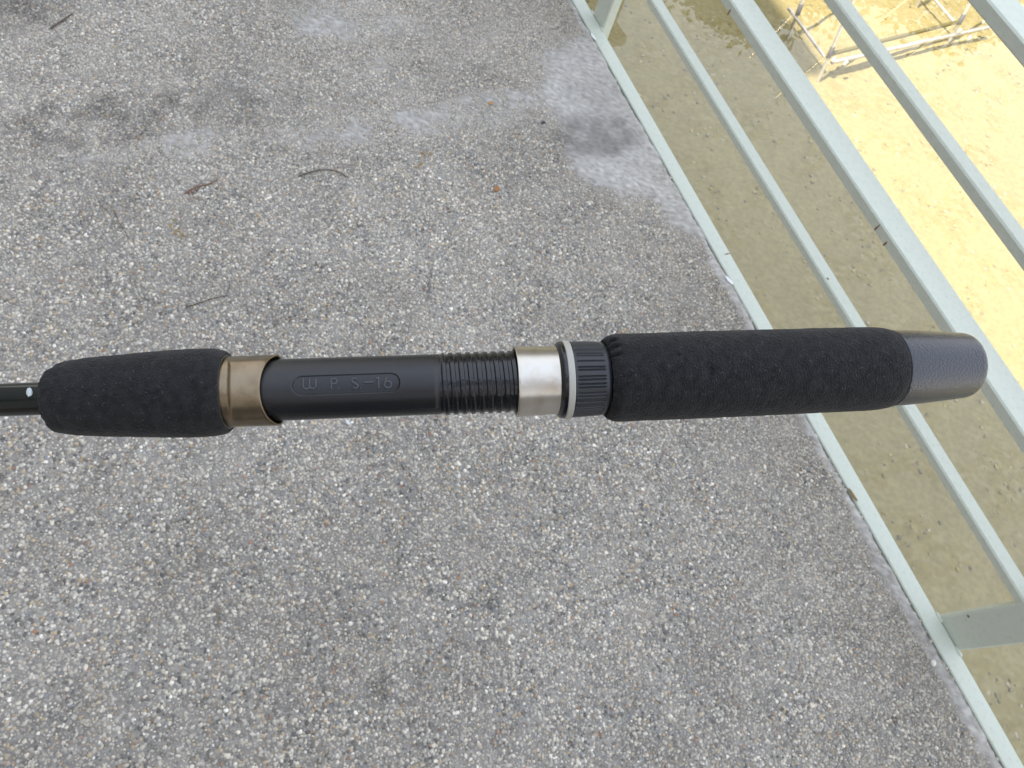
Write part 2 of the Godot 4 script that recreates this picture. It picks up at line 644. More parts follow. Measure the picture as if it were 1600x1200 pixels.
func build_railing() -> void:
	var t := thing("railing", "pale green painted steel railing along the edge of the concrete deck", "railing", Vector3(1.356, 0, 0))
	var m := paint_material()
	var o := Vector3(1.356, 0, 0)
	# angle iron that edges the deck
	obj("edge_angle", bevel_box(Vector3(1.3022, -0.06, -9.0) - o, Vector3(DECK_EDGE, 0.0005, 7.0) - o, 0.0025), m, t)
	for q in [[0.2130, 0.2365, 1.394], [0.4246, 0.4525, 1.430], [0.6375, 0.6620, 1.396], [0.8450, 0.8720, 1.430]]:
		var b := 0.0035
		obj("rail", bevel_box(Vector3(1.356, q[0], -9.0) - o, Vector3(q[2], q[1], 7.0) - o, b), m, t)
	for z in [-5.96, -3.86, -1.760, 0.338, 2.44, 4.54]:
		var post := obj("post", bevel_box(Vector3(1.3520, -0.12, z - 0.041) - o, Vector3(1.3880, 0.8455, z + 0.041) - o, 0.004), m, t)
		# weld beads where the post meets the angle and the rails
		for w in 2:
			var zz: float = z + (-0.041 if w == 0 else 0.041)
			var path := []
			var rr := []
			for k in 7:
				path.append(Vector3(1.3500 + rng.randf_range(-0.001, 0.001), 0.001, zz + (k - 3) * 0.0045) - o)
				rr.append((0.0036 if k % 6 != 0 else 0.0004) * rng.randf_range(0.8, 1.2))
			obj("weld_bead", tube(path, rr, 8), m, post)
	# brown rust scabs and chips on the paint, and a post hole
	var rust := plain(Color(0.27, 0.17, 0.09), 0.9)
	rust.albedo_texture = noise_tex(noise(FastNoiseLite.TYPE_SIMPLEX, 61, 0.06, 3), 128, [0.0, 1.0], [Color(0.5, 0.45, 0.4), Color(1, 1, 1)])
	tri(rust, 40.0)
	# [where, half sizes]; the last stands for a dark hole in the post
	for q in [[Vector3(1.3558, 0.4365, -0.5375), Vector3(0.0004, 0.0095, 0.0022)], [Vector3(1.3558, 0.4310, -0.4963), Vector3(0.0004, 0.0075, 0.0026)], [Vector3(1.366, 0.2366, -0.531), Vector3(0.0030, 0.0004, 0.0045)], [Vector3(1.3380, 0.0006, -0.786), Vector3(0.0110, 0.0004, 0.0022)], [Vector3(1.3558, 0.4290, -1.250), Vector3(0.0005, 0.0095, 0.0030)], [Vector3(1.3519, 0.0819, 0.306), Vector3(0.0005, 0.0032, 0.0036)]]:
		var s := obj("rust_and_hole_spot", pebble_mesh(int(q[0].z * 900) + 3000), rust, t)
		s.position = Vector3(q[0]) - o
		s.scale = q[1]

# ------------------------------------------------------------------ buildings and bank outside the frame
func window_into(parent: Node3D, at: Vector3, w: float, h: float, along_x: bool, fm: Material, gm: Material) -> void:
	var d := Vector3(w * 0.5, h * 0.5, 0.04) if along_x else Vector3(0.04, h * 0.5, w * 0.5)
	var win := obj("window", bevel_box(at - d, at + d, 0.01), fm, parent)
	var g := d * 0.86
	if along_x:
		g.z = 0.05
	else:
		g.x = 0.05
	obj("pane", bevel_box(at - g, at + g, 0.004), gm, win)

func build_shade_building() -> void:
	var top := BED_Y + 0.0 + 7.5 * tan(deg_to_rad(50.0))   # unseen building added for shade; its roof line sets the shade edge below
	var t := thing("added_shade_building", "unseen cream building added to shade the deck and water", "building", Vector3(-4.0, 0, 0))
	var wm := plain(Color(0.55, 0.53, 0.49), 0.9)
	wm.albedo_texture = noise_tex(noise(FastNoiseLite.TYPE_SIMPLEX, 71, 0.01, 4), 256, [0.0, 1.0], [Color(0.8, 0.8, 0.8), Color(1, 1, 1)])
	tri(wm, 0.4, true)
	var fm := plain(Color(0.6, 0.6, 0.58), 0.5)
	var gm := plain(Color(0.03, 0.035, 0.04), 0.05)
	obj("wall", bevel_box(Vector3(-6.0, -1.4, -14.0), Vector3(0.0, top, 12.0), 0.02), wm, t)
	obj("shade_step_block", bevel_box(Vector3(-3.0, top, -14.0), Vector3(-0.002, top + 0.40, -2.52), 0.02), wm, t)  # added block, shaped to push the shade edge further out on this stretch
	for k in 6:
		for f in 2:
			window_into(t, Vector3(0.0, 1.7 + 3.2 * f, -11.0 + k * 4.0), 1.5, 1.5, false, fm, gm)
	var door := obj("door", bevel_box(Vector3(-0.03, 0.005, -1.3), Vector3(0.04, 2.1, -0.3), 0.01), plain(Color(0.20, 0.13, 0.08), 0.5), t)
	obj("handle", bevel_box(Vector3(0.04, 1.0, -0.42), Vector3(0.09, 1.03, -0.38), 0.005), plain(Color(0.5, 0.5, 0.5), 0.3, 1.0), door)

func build_far_bank() -> void:
	var g := structure("ground", "grassy bank on the far side of the water")
	var gm := plain(Color(0.10, 0.12, 0.05), 1.0)
	gm.albedo_texture = noise_tex(noise(FastNoiseLite.TYPE_SIMPLEX, 81, 0.02, 4), 256, [0.0, 1.0], [Color(0.6, 0.6, 0.5), Color(1, 1, 1)])
	tri(gm, 0.3, true)
	obj("bank", bevel_box(Vector3(-60, -1.6, -300), Vector3(300, -0.55, -10.5), 0.2), gm, g)
	tree("broad_tree", "broad dark green tree on the far bank beside the flat roofed house", Vector3(12.9, -0.55, -12.8), 8.3, 2.6, 101)
	tree("broad_tree", "tallest loose green tree on the far bank", Vector3(15.4, -0.55, -13.0), 9.7, 2.2, 102)
	tree("broad_tree", "wide low green tree on the far bank", Vector3(18.4, -0.55, -12.6), 9.2, 2.9, 103)
	tree("broad_tree", "round green tree at the end of the far bank row", Vector3(22.5, -0.55, -13.2), 10.0, 3.4, 104)
	var t := thing("flat_roofed_house", "flat roofed dark brown house on the far bank", "house", Vector3(11.8, -0.55, -14.5))
	var wm := plain(Color(0.13, 0.10, 0.065), 0.9)
	obj("wall", bevel_box(Vector3(-11.0, 0, -4), Vector3(0, 9.8, 0), 0.02), wm, t)
	obj("roof", bevel_box(Vector3(-11.3, 9.8, -4.3), Vector3(0.3, 10.05, 0.3), 0.02), plain(Color(0.22, 0.2, 0.17), 0.9), t)
	for k in 4:
		for f in 2:
			window_into(t, Vector3(-9.6 + k * 2.7, 2.0 + f * 4.0, 0.0), 1.1, 1.4, true, plain(Color(0.5, 0.5, 0.48), 0.5), plain(Color(0.03, 0.035, 0.04), 0.05))

func tree(called: String, label: String, at: Vector3, h: float, r: float, sd: int) -> void:
	var t := thing(called, label, "tree", at, "trees on the far bank")
	rng.seed = sd
	var bark := plain(Color(0.09, 0.07, 0.05), 0.95)
	var path := []
	var rr := []
	for k in 9:
		var f := k / 8.0
		path.append(Vector3(0.25 * sin(f * 2.0 + sd), h * 0.72 * f, 0.2 * cos(f * 1.7 + sd) - 0.2))
		rr.append(lerpf(0.22, 0.05, f))
	var trunk := obj("trunk", tube(path, rr, 10, 0.08), bark, t)
	var tips := []
	for k in 30:
		var f := rng.randf_range(0.35, 0.98)
		var a := rng.randf() * TAU2
		var from: Vector3 = path[int(f * 8.0)]
		var reach := r * rng.randf_range(0.55, 1.0) * (1.15 - 0.55 * f)
		var to := from + Vector3(cos(a) * reach, h * rng.randf_range(0.08, 0.26), sin(a) * reach)
		to.y = minf(to.y, h * 0.93)
		var mid := from.lerp(to, 0.5) + Vector3(0, 0.15, 0)
		obj("limb", tube([from, mid, to], [0.06, 0.04, 0.012], 6), bark, trunk)
		tips.append(to)
		tips.append(mid.lerp(to, 0.5))
	var st := SurfaceTool.new()
	st.begin(Mesh.PRIMITIVE_TRIANGLES)
	for v in [Vector3(0, 0, 0), Vector3(0.3, 0.06, 0.5), Vector3(0, 0.02, 1), Vector3(0, 0, 0), Vector3(0, 0.02, 1), Vector3(-0.3, 0.06, 0.5)]:
		st.set_normal(Vector3.UP)
		st.add_vertex(v)
	var leaf := st.commit()
	var mm := MultiMesh.new()
	mm.transform_format = MultiMesh.TRANSFORM_3D
	mm.use_colors = true
	mm.mesh = leaf
	mm.instance_count = 9500
	for i in 9500:
		var c: Vector3 = tips[rng.randi() % tips.size()]
		var d := Vector3(rng.randfn(), rng.randfn() * 0.7, rng.randfn()) * 0.40
		var b := Basis.from_euler(Vector3(rng.randf_range(-1, 1), rng.randf() * TAU2, rng.randf_range(-1, 1))) * Basis.from_scale(Vector3.ONE * rng.randf_range(0.18, 0.34))
		mm.set_instance_transform(i, Transform3D(b, c + d))
		var v := rng.randf_range(0.7, 1.3)
		mm.set_instance_color(i, Color(0.075 * v, 0.085 * v, 0.022 * v))
	var lm := StandardMaterial3D.new()
	lm.vertex_color_use_as_albedo = true
	lm.roughness = 0.7
	lm.cull_mode = BaseMaterial3D.CULL_DISABLED
	lm.backlight_enabled = true
	lm.backlight = Color(0.3, 0.35, 0.1)
	var mi := MultiMeshInstance3D.new()
	mi.name = "crown"
	mi.multimesh = mm
	mi.material_override = lm
	mi.set_meta("kind", "stuff")
	t.add_child(mi, true)
	rng.seed = sd * 7 + 1

# ------------------------------------------------------------------ metal trestle in the water
func build_trestle() -> void:
	var base := Vector3(3.70, BED_Y, -2.52)
	var t := thing("trestle_frame", "galvanised metal trestle frame standing in the shallow water", "frame", base)
	var m := plain(Color(0.62, 0.60, 0.57), 0.35, 0.6)
	m.albedo_texture = noise_tex(noise(FastNoiseLite.TYPE_SIMPLEX, 91, 0.03, 4), 256, [0.0, 0.4, 1.0], [Color(0.6, 0.55, 0.5), Color(0.9, 0.9, 0.88), Color(1, 1, 1)])
	tri(m, 6.0)
	var dark_olive := plain(Color(0.14, 0.12, 0.04), 0.9)  # dark olive colour of the waterline rail
	var dk := plain(Color(0.12, 0.12, 0.13), 0.6)
	var legs := [Vector3(3.703, 0, -2.506), Vector3(3.699, 0, -2.888), Vector3(4.988, 0, -2.665), Vector3(4.984, 0, -3.05)]
	for k in 4:
		var q: Vector3 = legs[k]
		var lean := Vector3(0.0, 0.0, -0.30)
		var foot := q + Vector3(0, BED_Y - 0.01, 0) - lean * 0.17
		var head := q + Vector3(0, -0.52, 0) + lean * 0.48
		var leg := obj("leg", capped([foot - base, (foot + head) * 0.5 - base, head - base], 0.010, 14), m, t)
		var cuff := [q + Vector3(0, WATER_Y - 0.03, 0) - base - lean * 0.03, q + Vector3(0, WATER_Y + 0.0, 0) - base, q + Vector3(0, WATER_Y + 0.03, 0) - base + lean * 0.03]
		obj("clamp", capped(cuff, 0.015, 14), dk, leg)
	# lower rails under water, with bolts, and a dark olive rail at the waterline
	var low := -1.07
	var rails := [[Vector3(3.765, low, -2.497), Vector3(5.33, low, -2.640), 0.015, m], [Vector3(3.700, -1.045, -2.52), Vector3(3.69, -1.045, -2.96), 0.010, m], [Vector3(4.99, -1.045, -2.69), Vector3(4.98, -1.045, -3.1), 0.010, m], [Vector3(3.72, -1.022, -2.515), Vector3(4.98, -1.022, -2.668), 0.013, dark_olive]]
	for q in rails:
		var a: Vector3 = q[0]
		var b: Vector3 = q[1]
		obj("cross_rail", capped([a - base, (a + b) * 0.5 - base, b - base], q[2], 12), q[3], t)
	for q in [Vector3(3.735, -1.045, -2.480), Vector3(3.83, -1.06, -2.455), Vector3(4.95, -1.045, -2.60), Vector3(5.02, -1.06, -2.54), Vector3(5.25, -1.045, -2.66)]:
		obj("bolt", capped([q - base, q + Vector3(0, 0.015, 0) - base, q + Vector3(0.006, 0.025, 0.0) - base], 0.010, 10), plain(Color(0.75, 0.74, 0.7), 0.4, 0.3), t)

# ------------------------------------------------------------------ fishing rod
func stroke(pts: Array, w: float) -> ArrayMesh:
	# pts in millimetres on the unrolled tube (along, round); a raised rounded bar
	var path := []
	var rr := []
	var dense := profile(pts, 0.18)
	for q in dense:
		var a: float = q.y / 9.5
		path.append(Vector3(q.x, 9.52 * sin(a), 9.52 * cos(a)) * 0.001)
		rr.append(w * 0.001)
	path.insert(0, path[0] + (path[0] - path[1]).normalized() * 0.0001)
	rr.insert(0, 0.00002)
	path.append(path[-1] + (path[-1] - path[-2]).normalized() * 0.0001)
	rr.append(0.00002)
	return tube(path, rr, 8)

func arc(cx: float, cy: float, rx: float, ry: float, a0: float, a1: float, n := 12) -> Array:
	var o := []
	for k in n + 1:
		var a := deg_to_rad(lerpf(a0, a1, float(k) / n))
		o.append(Vector2(cx + rx * cos(a), cy + ry * sin(a)))
	return o

func build_rod() -> void:
	var t := thing("fishing_rod", "black fishing rod handle with foam grips and metal hooded reel seat", "fishing rod")
	t.transform = Transform3D(Basis(Vector3(0.949, 0.125, 0.288), Vector3(0.212, 0.421, -0.882), Vector3(-0.232, 0.898, 0.373)).orthonormalized(), Vector3(0.050, 1.304, -0.081))
	var foam := foam_material()
	var plastic := plain(Color(0.006, 0.0065, 0.009), 0.24)
	plastic.metallic_specular = 0.56
	plastic.heightmap_enabled = true
	plastic.heightmap_texture = noise_tex(noise(FastNoiseLite.TYPE_SIMPLEX, 52, 0.05, 3), 256, [], [])
	plastic.heightmap_scale = 0.006
	tri(plastic, 60.0)

	# blank
	var gloss := plain(Color(0.006, 0.009, 0.008), 0.16)
	gloss.metallic_specular = 0.42
	obj("blank", turned_profile([Vector2(-1250, 0.05), Vector2(-1250, 1.6), Vector2(-700, 3.0), Vector2(-200, 4.62), Vector2(-100, 4.9), Vector2(190 - 20, 4.9), Vector2(170, 0.05)], 20.0, 48), gloss, t)
	var glue := obj("glue_spot", pebble_mesh(77), plain(Color(0.62, 0.68, 0.68), 0.5), t)
	glue.transform = Transform3D(Basis.from_scale(Vector3(0.0009, 0.0013, 0.0004)), Vector3(-0.1158, 0.0049 * sin(0.36), 0.0049 * cos(0.36)))

	# fore grip
	var fg := smooth_profile([Vector2(-110.6, 4.85), Vector2(-110.9, 7.8), Vector2(-111.0, 9.5), Vector2(-110.4, 10.2), Vector2(-108.4, 10.65), Vector2(-104.7, 11.25), Vector2(-99, 11.75), Vector2(-93.6, 12.15), Vector2(-82.2, 12.92), Vector2(-76, 13.2), Vector2(-70.8, 13.3), Vector2(-65.4, 13.12), Vector2(-63.1, 12.5), Vector2(-62.0, 11.6), Vector2(-62.5, 10.9), Vector2(-63.0, 9.6)], 9)
	var foam_n := noise(FastNoiseLite.TYPE_SIMPLEX, 64, 0.35, 3)
	var nibble := func(q: Vector2, ph: float) -> Vector2:
		var w := Vector3(q.x, q.y * sin(ph), q.y * cos(ph))
		var v := 0.10 * foam_n.get_noise_3dv(w * 1.2) + 0.12 * foam_n.get_noise_3dv(w * 0.3)
		var r := q.y + v
		var s := q.x
		if s < -108.0:                              # ragged, nibbled front lip
			s += 0.55 * foam_n.get_noise_3dv(w * 0.9 + Vector3(9, 9, 9)) + 1.3 * maxf(0.0, cos(ph - 1.25) - 0.93) / 0.07 * 0.9
		return Vector2(s, r)
	obj("fore_grip", turned_profile(fg, 0.8, 160, nibble), foam, t)

	# collar between grip and hood
	obj("collar", turned_profile([Vector2(-64.5, 9.5), Vector2(-63.3, 11.1), Vector2(-62.7, 11.35), Vector2(-62.1, 11.3), Vector2(-61.9, 10.9), Vector2(-61.9, 9.5)], 0.3, 96), plastic, t)

	# front hood: bronze toned, lip cut back on the near side, pressed bulge
	var bronze := plain(Color(0.265, 0.212, 0.148), 0.33, 0.95)
	bronze.albedo_texture = noise_tex(noise(FastNoiseLite.TYPE_SIMPLEX, 53, 0.012, 4), 256, [0.0, 0.35, 0.65, 1.0], [Color(0.72, 0.68, 0.63), Color(0.90, 0.88, 0.85), Color(1, 1, 1), Color(1, 1, 1)])
	tri(bronze, 45.0)
	bronze.heightmap_enabled = true
	bronze.heightmap_texture = noise_tex(noise(FastNoiseLite.TYPE_SIMPLEX, 54, 0.02, 3), 256, [], [])
	bronze.heightmap_scale = 0.004
	var front_lip := func(q: Vector2, ph: float) -> Vector2:
		var f := clampf((q.x + 62.5) / 15.0, 0.0, 1.0)
		var near := maxf(0.0, cos(ph))
		var s := q.x - f * 3.1 * pow(near, 1.3) + f * 0.25
		var bulge := smoothstep(-59.6, -58.4, s + 1.4 * pow(absf(ph - 0.05), 3.0)) * (1.0 - smoothstep(0.80, 1.15, absf(ph - 0.05)))
		var r := q.y + (0.42 * bulge if q.y > 10.4 else 0.0)
		return Vector2(s, r)
	obj("front_hood", turned_profile([Vector2(-62.6, 9.9), Vector2(-62.5, 10.5), Vector2(-62.3, 10.66), Vector2(-60.0, 10.70), Vector2(-54.4, 10.74), Vector2(-48.2, 10.84), Vector2(-47.7, 10.82), Vector2(-47.5, 10.70), Vector2(-47.6, 10.25), Vector2(-48.4, 10.15), Vector2(-60.5, 10.0)], 0.28, 144, front_lip), bronze, t)

	# reel seat tube with a textured upper panel and a sunk name plate
	var knurl := Image.create(64, 64, false, Image.FORMAT_RGB8)
	for y in 64:
		for x in 64:
			var v := 0.5 + 0.25 * sin(TAU2 * (x + y) / 16.0) + 0.25 * sin(TAU2 * (x - y) / 16.0)
			knurl.set_pixel(x, y, Color(v, v, v))
	var seat := plain(Color(0.006, 0.0065, 0.009), 0.24)
	seat.metallic_specular = 0.56
	seat.heightmap_enabled = true
	seat.heightmap_texture = ImageTexture.create_from_image(knurl)
	seat.heightmap_scale = 0.006
	seat.uv1_scale = Vector3(4.2, 4.2, 1)
	var in_plate := func(s: float, ph: float) -> float:
		var arcmm := (ph - deg_to_rad(6.2)) * 9.5
		var e := clampf(s, -38.7, -13.3)
		return Vector2(s - e, arcmm).length() - 2.75
	var seat_pts := PackedFloat32Array()
	var s0 := -62.0
	while s0 < 1.4:
		seat_pts.append(s0)
		s0 += 0.17 if s0 > -46.0 and s0 < -9.0 else 0.5
	seat_pts.append(1.4)
	var seat_r := func(s: float, ph: float) -> Vector2:
		var r := 9.40
		r += 0.30 * smoothstep(-0.875, -0.855, ph) * (1.0 - smoothstep(1.125, 1.145, ph)) * (1.0 - smoothstep(0.2, 0.6, s))
		r -= 0.42 * (1.0 - smoothstep(-0.05, 0.14, in_plate.call(s, ph)))
		return Vector2(s, r)
	var tube_part := obj("seat_tube", turned(seat_pts, 320, seat_r), seat, t)
	# the plate and its raised lettering
	var plate_m := plain(Color(0.014, 0.0155, 0.020), 0.40)
	var pp := PackedVector3Array()
	for i in 72:
		for j in 13:
			var s := lerpf(-41.40, -10.60, i / 71.0)
			var e := clampf(s, -38.7, -13.3)
			var half := sqrt(maxf(0.0, 2.70 * 2.70 - (s - e) * (s - e)))
			var a := deg_to_rad(6.2) + lerpf(-half, half, j / 12.0) / 9.5
			pp.append(Vector3(s, 9.44 * sin(a), 9.44 * cos(a)) * 0.001)
	var plate := obj("name_plate", grid(pp, 72, 13, false, false), plate_m, tube_part)
	var lm := plain(Color(0.055, 0.058, 0.066), 0.40)
	var letters := []
	# W P S - 16 in rounded strokes; x along the tube, y round it (up positive)
	letters.append([Vector2(-38.4, 3.15), Vector2(-38.4, 0.9)] + arc(-37.5, 0.9, 0.9, 0.9, 180, 360, 10) + [Vector2(-36.6, 3.0)])
	letters.append([Vector2(-36.6, 0.9)] + arc(-35.7, 0.9, 0.9, 0.9, 180, 360, 10) + [Vector2(-34.8, 2.9)])
	letters.append([Vector2(-34.0, -0.12), Vector2(-33.85, -0.12)])
	letters.append([Vector2(-30.4, -0.25), Vector2(-30.4, 2.7), Vector2(-29.6, 2.7)] + arc(-29.5, 1.95, 0.75, 0.75, 90, -90, 10) + [Vector2(-30.2, 1.2)])
	letters.append([Vector2(-28.3, -0.2), Vector2(-28.15, -0.2)])
	letters.append(arc(-23.7, 2.0, 0.75, 0.62, 40, 200, 8) + [Vector2(-24.3, 1.6), Vector2(-22.9, 0.7)] + arc(-23.5, 0.35, 0.75, 0.62, 20, -140, 8))
	letters.append([Vector2(-22.1, -0.3), Vector2(-21.95, -0.3)])
	letters.append([Vector2(-21.0, 1.35), Vector2(-18.1, 1.3)])
	letters.append([Vector2(-17.4, 2.2), Vector2(-16.7, 2.65), Vector2(-16.7, -0.45)])
	letters.append([Vector2(-14.4, 2.6)] + arc(-14.0, 0.45, 1.05, 0.95, 150, 510, 20))
	for q in letters:
		obj("letter", stroke(q, 0.33), lm, plate)

	# threaded barrel
	var th := PackedFloat32Array()
	var s1 := 1.4
	while s1 < 27.5:
		th.append(s1)
		s1 += 0.11
	var pitch := 2.68
	var thread := func(s: float, ph: float) -> Vector2:
		var f := fposmod((s + pitch * ph / TAU2 + 0.9) / pitch, 1.0)
		var ridge := smoothstep(0.08, 0.16, f) * (1.0 - smoothstep(0.62, 0.70, f))
		var fade := smoothstep(1.6, 2.4, s)
		return Vector2(s, 9.28 + 0.46 * ridge * fade + 0.015 * foam_n.get_noise_3d(s * 4.0, ph * 30.0, 0.0))
	obj("threaded_barrel", turned(th, 128, thread), plastic, t)

	# rear hood, satin nickel with worn brass tint
	var nickel := plain(Color(0.62, 0.585, 0.525), 0.33, 0.95)
	nickel.albedo_texture = noise_tex(noise(FastNoiseLite.TYPE_SIMPLEX, 55, 0.010, 4), 256, [0.0, 0.35, 0.6, 1.0], [Color(0.84, 0.78, 0.68), Color(0.95, 0.93, 0.90), Color(1, 1, 1), Color(1, 1, 1)])
	tri(nickel, 40.0)
	nickel.heightmap_enabled = true
	nickel.heightmap_texture = noise_tex(noise(FastNoiseLite.TYPE_SIMPLEX, 56, 0.02, 3), 256, [], [])
	nickel.heightmap_scale = 0.003
	obj("rear_hood", turned_profile([Vector2(38.5, 9.8), Vector2(38.4, 10.6), Vector2(38.0, 10.8), Vector2(35, 10.86), Vector2(31, 10.98), Vector2(27, 11.16), Vector2(25.3, 11.26), Vector2(24.95, 11.24), Vector2(24.85, 11.1), Vector2(24.9, 10.6), Vector2(25.6, 10.5), Vector2(37.5, 10.0)], 0.3, 128), nickel, t)
	# flange, light ring, ribbed nut
	obj("flange", turned_profile([Vector2(37.9, 9.8), Vector2(37.9, 10.9), Vector2(38.5, 11.8), Vector2(39.0, 12.15), Vector2(40.0, 12.3), Vector2(40.2, 12.0), Vector2(40.2, 9.8)], 0.25, 128), plastic, t)
	obj("trim_ring", turned_profile([Vector2(39.9, 10.0), Vector2(39.95, 12.3), Vector2(40.1, 12.46), Vector2(41.9, 12.46), Vector2(42.05, 12.3), Vector2(42.1, 10.0)], 0.25, 128), plain(Color(0.42, 0.41, 0.37), 0.5), t)
	var grooves := []
	var rg := RandomNumberGenerator.new()
	rg.seed = 5
	var a := -PI
	while a < PI:
		for k in 1 + rg.randi() % 3:
			grooves.append(a)
			a += rg.randf_range(0.075, 0.10)
		a += rg.randf_range(0.03, 0.10)
	var ribs := func(q: Vector2, ph: float) -> Vector2:
		var r := q.y
		var along := smoothstep(42.7, 43.0, q.x) * (1.0 - smoothstep(51.3, 51.7, q.x))
		if r > 11.3:
			for g in grooves:
				var d := absf(ph - g)
				if d < 0.04:
					r -= 0.42 * along * (1.0 - smoothstep(0.008, 0.026, d))
		return Vector2(q.x, r)
	var nut := plain(Color(0.020, 0.022, 0.027), 0.38)
	obj("lock_nut", turned_profile([Vector2(42.0, 10.0), Vector2(42.05, 11.95), Vector2(42.3, 12.08), Vector2(46.0, 12.02), Vector2(51.4, 11.80), Vector2(52.6, 11.6), Vector2(53.4, 11.2), Vector2(54.0, 10.5), Vector2(54.4, 9.5)], 0.25, 512, ribs), nut, t)

	# rear grip
	var rgp := smooth_profile([Vector2(55.2, 9.5), Vector2(54.1, 10.8), Vector2(53.8, 12.2), Vector2(54.6, 13.2), Vector2(56.0, 13.75), Vector2(58.0, 14.03), Vector2(64.0, 14.08), Vector2(90.0, 14.15), Vector2(126.0, 14.02), Vector2(141.0, 13.98), Vector2(146.0, 13.75), Vector2(148.9, 13.3), Vector2(150.2, 12.75), Vector2(150.3, 12.0), Vector2(150.2, 10.5)], 10)
	var rear := func(q: Vector2, ph: float) -> Vector2:
		var w := Vector3(q.x, q.y * sin(ph), q.y * cos(ph))
		var r := q.y + 0.06 * foam_n.get_noise_3dv(w * 1.2) + 0.10 * foam_n.get_noise_3dv(w * 0.25)
		var s := q.x
		if s < 58.0:
			s += 0.35 * foam_n.get_noise_3dv(w * 0.8)
			# torn nicks at the lip
			for g in [[1.05, 0.10], [0.80, 0.07], [0.56, 0.05]]:
				r -= 1.3 * (1.0 - smoothstep(0.3, 1.0, absf(ph - g[0]) / g[1])) * (1.0 - smoothstep(55.5, 57.5, s))
		# dent pressed into the foam
		var d := Vector2((s - 82.5) / 2.3, (ph - 0.10) * 14.0 / 3.2).length()
		r -= 0.75 * (1.0 - smoothstep(0.5, 1.0, d)) * smoothstep(-1.2, 0.8, (s - 82.5) / 2.3)
		d = Vector2((s - 74.0) / 0.8, (ph - 0.47) * 14.0 / 0.6).length()
		r -= 0.5 * (1.0 - smoothstep(0.4, 1.0, d))
		return Vector2(s, r)
	obj("rear_grip", turned_profile(rgp, 0.55, 240, rear), foam, t)

	# butt cap, scuffed rubber with a sheen
	var cap := plain(Color(0.020, 0.023, 0.034), 0.27)
	cap.metallic_specular = 0.6
	cap.heightmap_enabled = true
	cap.heightmap_texture = noise_tex(noise(FastNoiseLite.TYPE_SIMPLEX, 57, 0.06, 4), 256, [], [])
	cap.heightmap_scale = 0.014
	tri(cap, 50.0)
	var cp := smooth_profile([Vector2(150.0, 9.0), Vector2(149.9, 12.2), Vector2(150.4, 12.72), Vector2(152.0, 12.78), Vector2(158.0, 12.54), Vector2(167.0, 11.92), Vector2(172.0, 11.5), Vector2(175.2, 11.22), Vector2(177.2, 11.0), Vector2(178.3, 10.55), Vector2(178.8, 9.7), Vector2(178.95, 8.4), Vector2(179.0, 5.0), Vector2(179.1, 0.05)], 9)
	var cap_part := obj("butt_cap", turned_profile(cp, 0.6, 128), cap, t)
	obj("seam", turned_profile([Vector2(150.15, 12.0), Vector2(150.2, 12.84), Vector2(150.35, 12.92), Vector2(150.5, 12.84), Vector2(150.55, 12.0)], 0.3, 128), plain(Color(0.004, 0.004, 0.005), 0.7), cap_part)
	# scratches scored into the cap
	var score := plain(Color(0.10, 0.105, 0.12), 0.5)
	for q in [[165.5, 0.02, 168.3, 0.17], [170.6, -0.62, 173.0, -0.55], [156.0, 0.45, 157.2, 0.40], [161.0, -0.30, 162.1, -0.24], [174.0, 0.30, 175.0, 0.38], [159.2, 0.10, 159.9, 0.16]]:
		var path := []
		var rr := []
		for k in 9:
			var f := k / 8.0
			var sx := lerpf(q[0], q[2], f)
			var ph := lerpf(q[1], q[3], f)
			var r := lerpf(12.54, 11.5, (sx - 158.0) / 14.0)
			path.append(Vector3(sx, r * sin(ph), r * cos(ph)) * 0.001)
			rr.append(0.00007 * sin(PI * clampf(f, 0.04, 0.96)))
		obj("scratch", tube(path, rr, 6), score, cap_part)

# ------------------------------------------------------------------ litter on the deck
func lay(pts: Array, r: float, y := 0.0035) -> Array:
	var path := []
	for k in pts.size():
		path.append(Vector3(pts[k].x, y + 0.0012 * sin(k * 1.7), pts[k].y))
	var c := Curve3D.new()
	for k in path.size():
		var a: Vector3 = path[maxi(k - 1, 0)]
		var b: Vector3 = path[mini(k + 1, path.size() - 1)]
		c.add_point(path[k], -(b - a) * 0.16, (b - a) * 0.16)
	c.bake_interval = 0.004
	var out := []
	for v in c.get_baked_points():
		out.append(v + Vector3(rng.randf_range(-1, 1), rng.randf_range(-0.3, 0.3), rng.randf_range(-1, 1)) * r * 0.35)
	return out

func twig(label: String, pts: Array, r: float, c: Color, side := []) -> void:
	var at := Vector3(pts[0].x, 0.0, pts[0].y)
	var t := thing("twig", label, "twig", at, "twigs lying on the deck")
	var m := plain(c, 0.9)
	m.albedo_texture = noise_tex(noise(FastNoiseLite.TYPE_SIMPLEX, 95, 0.05, 3), 128, [0.0, 1.0], [Color(0.6, 0.55, 0.5), Color(1, 1, 1)])
	tri(m, 60.0)
	var path := lay(pts, r)
	var rr := []
	for k in path.size():
		path[k] -= at
		rr.append(r * lerpf(1.0, 0.55, float(k) / path.size()) * rng.randf_range(0.8, 1.2))
	rr[0] = r * 0.2
	rr[-1] = r * 0.15
	obj("stem", tube(path, rr, 7, 0.1), m, t)
	if side.size() > 0:
		var p2 := lay(side, r * 0.6)
		var r2 := []
		for k in p2.size():
			p2[k] -= at
			r2.append(r * 0.5)
		obj("side_shoot", tube(p2, r2, 6, 0.1), m, t)

func scrap(called: String, label: String, category: String, at: Vector3, size: Vector3, turn: float, c: Color, sd: int, rough := 0.9) -> void:
	var o := obj(called, pebble_mesh(sd), plain(c, rough))
	o.transform = Transform3D(Basis(Vector3.UP, turn) * Basis.from_scale(size), at)
	tag(o, label, category)

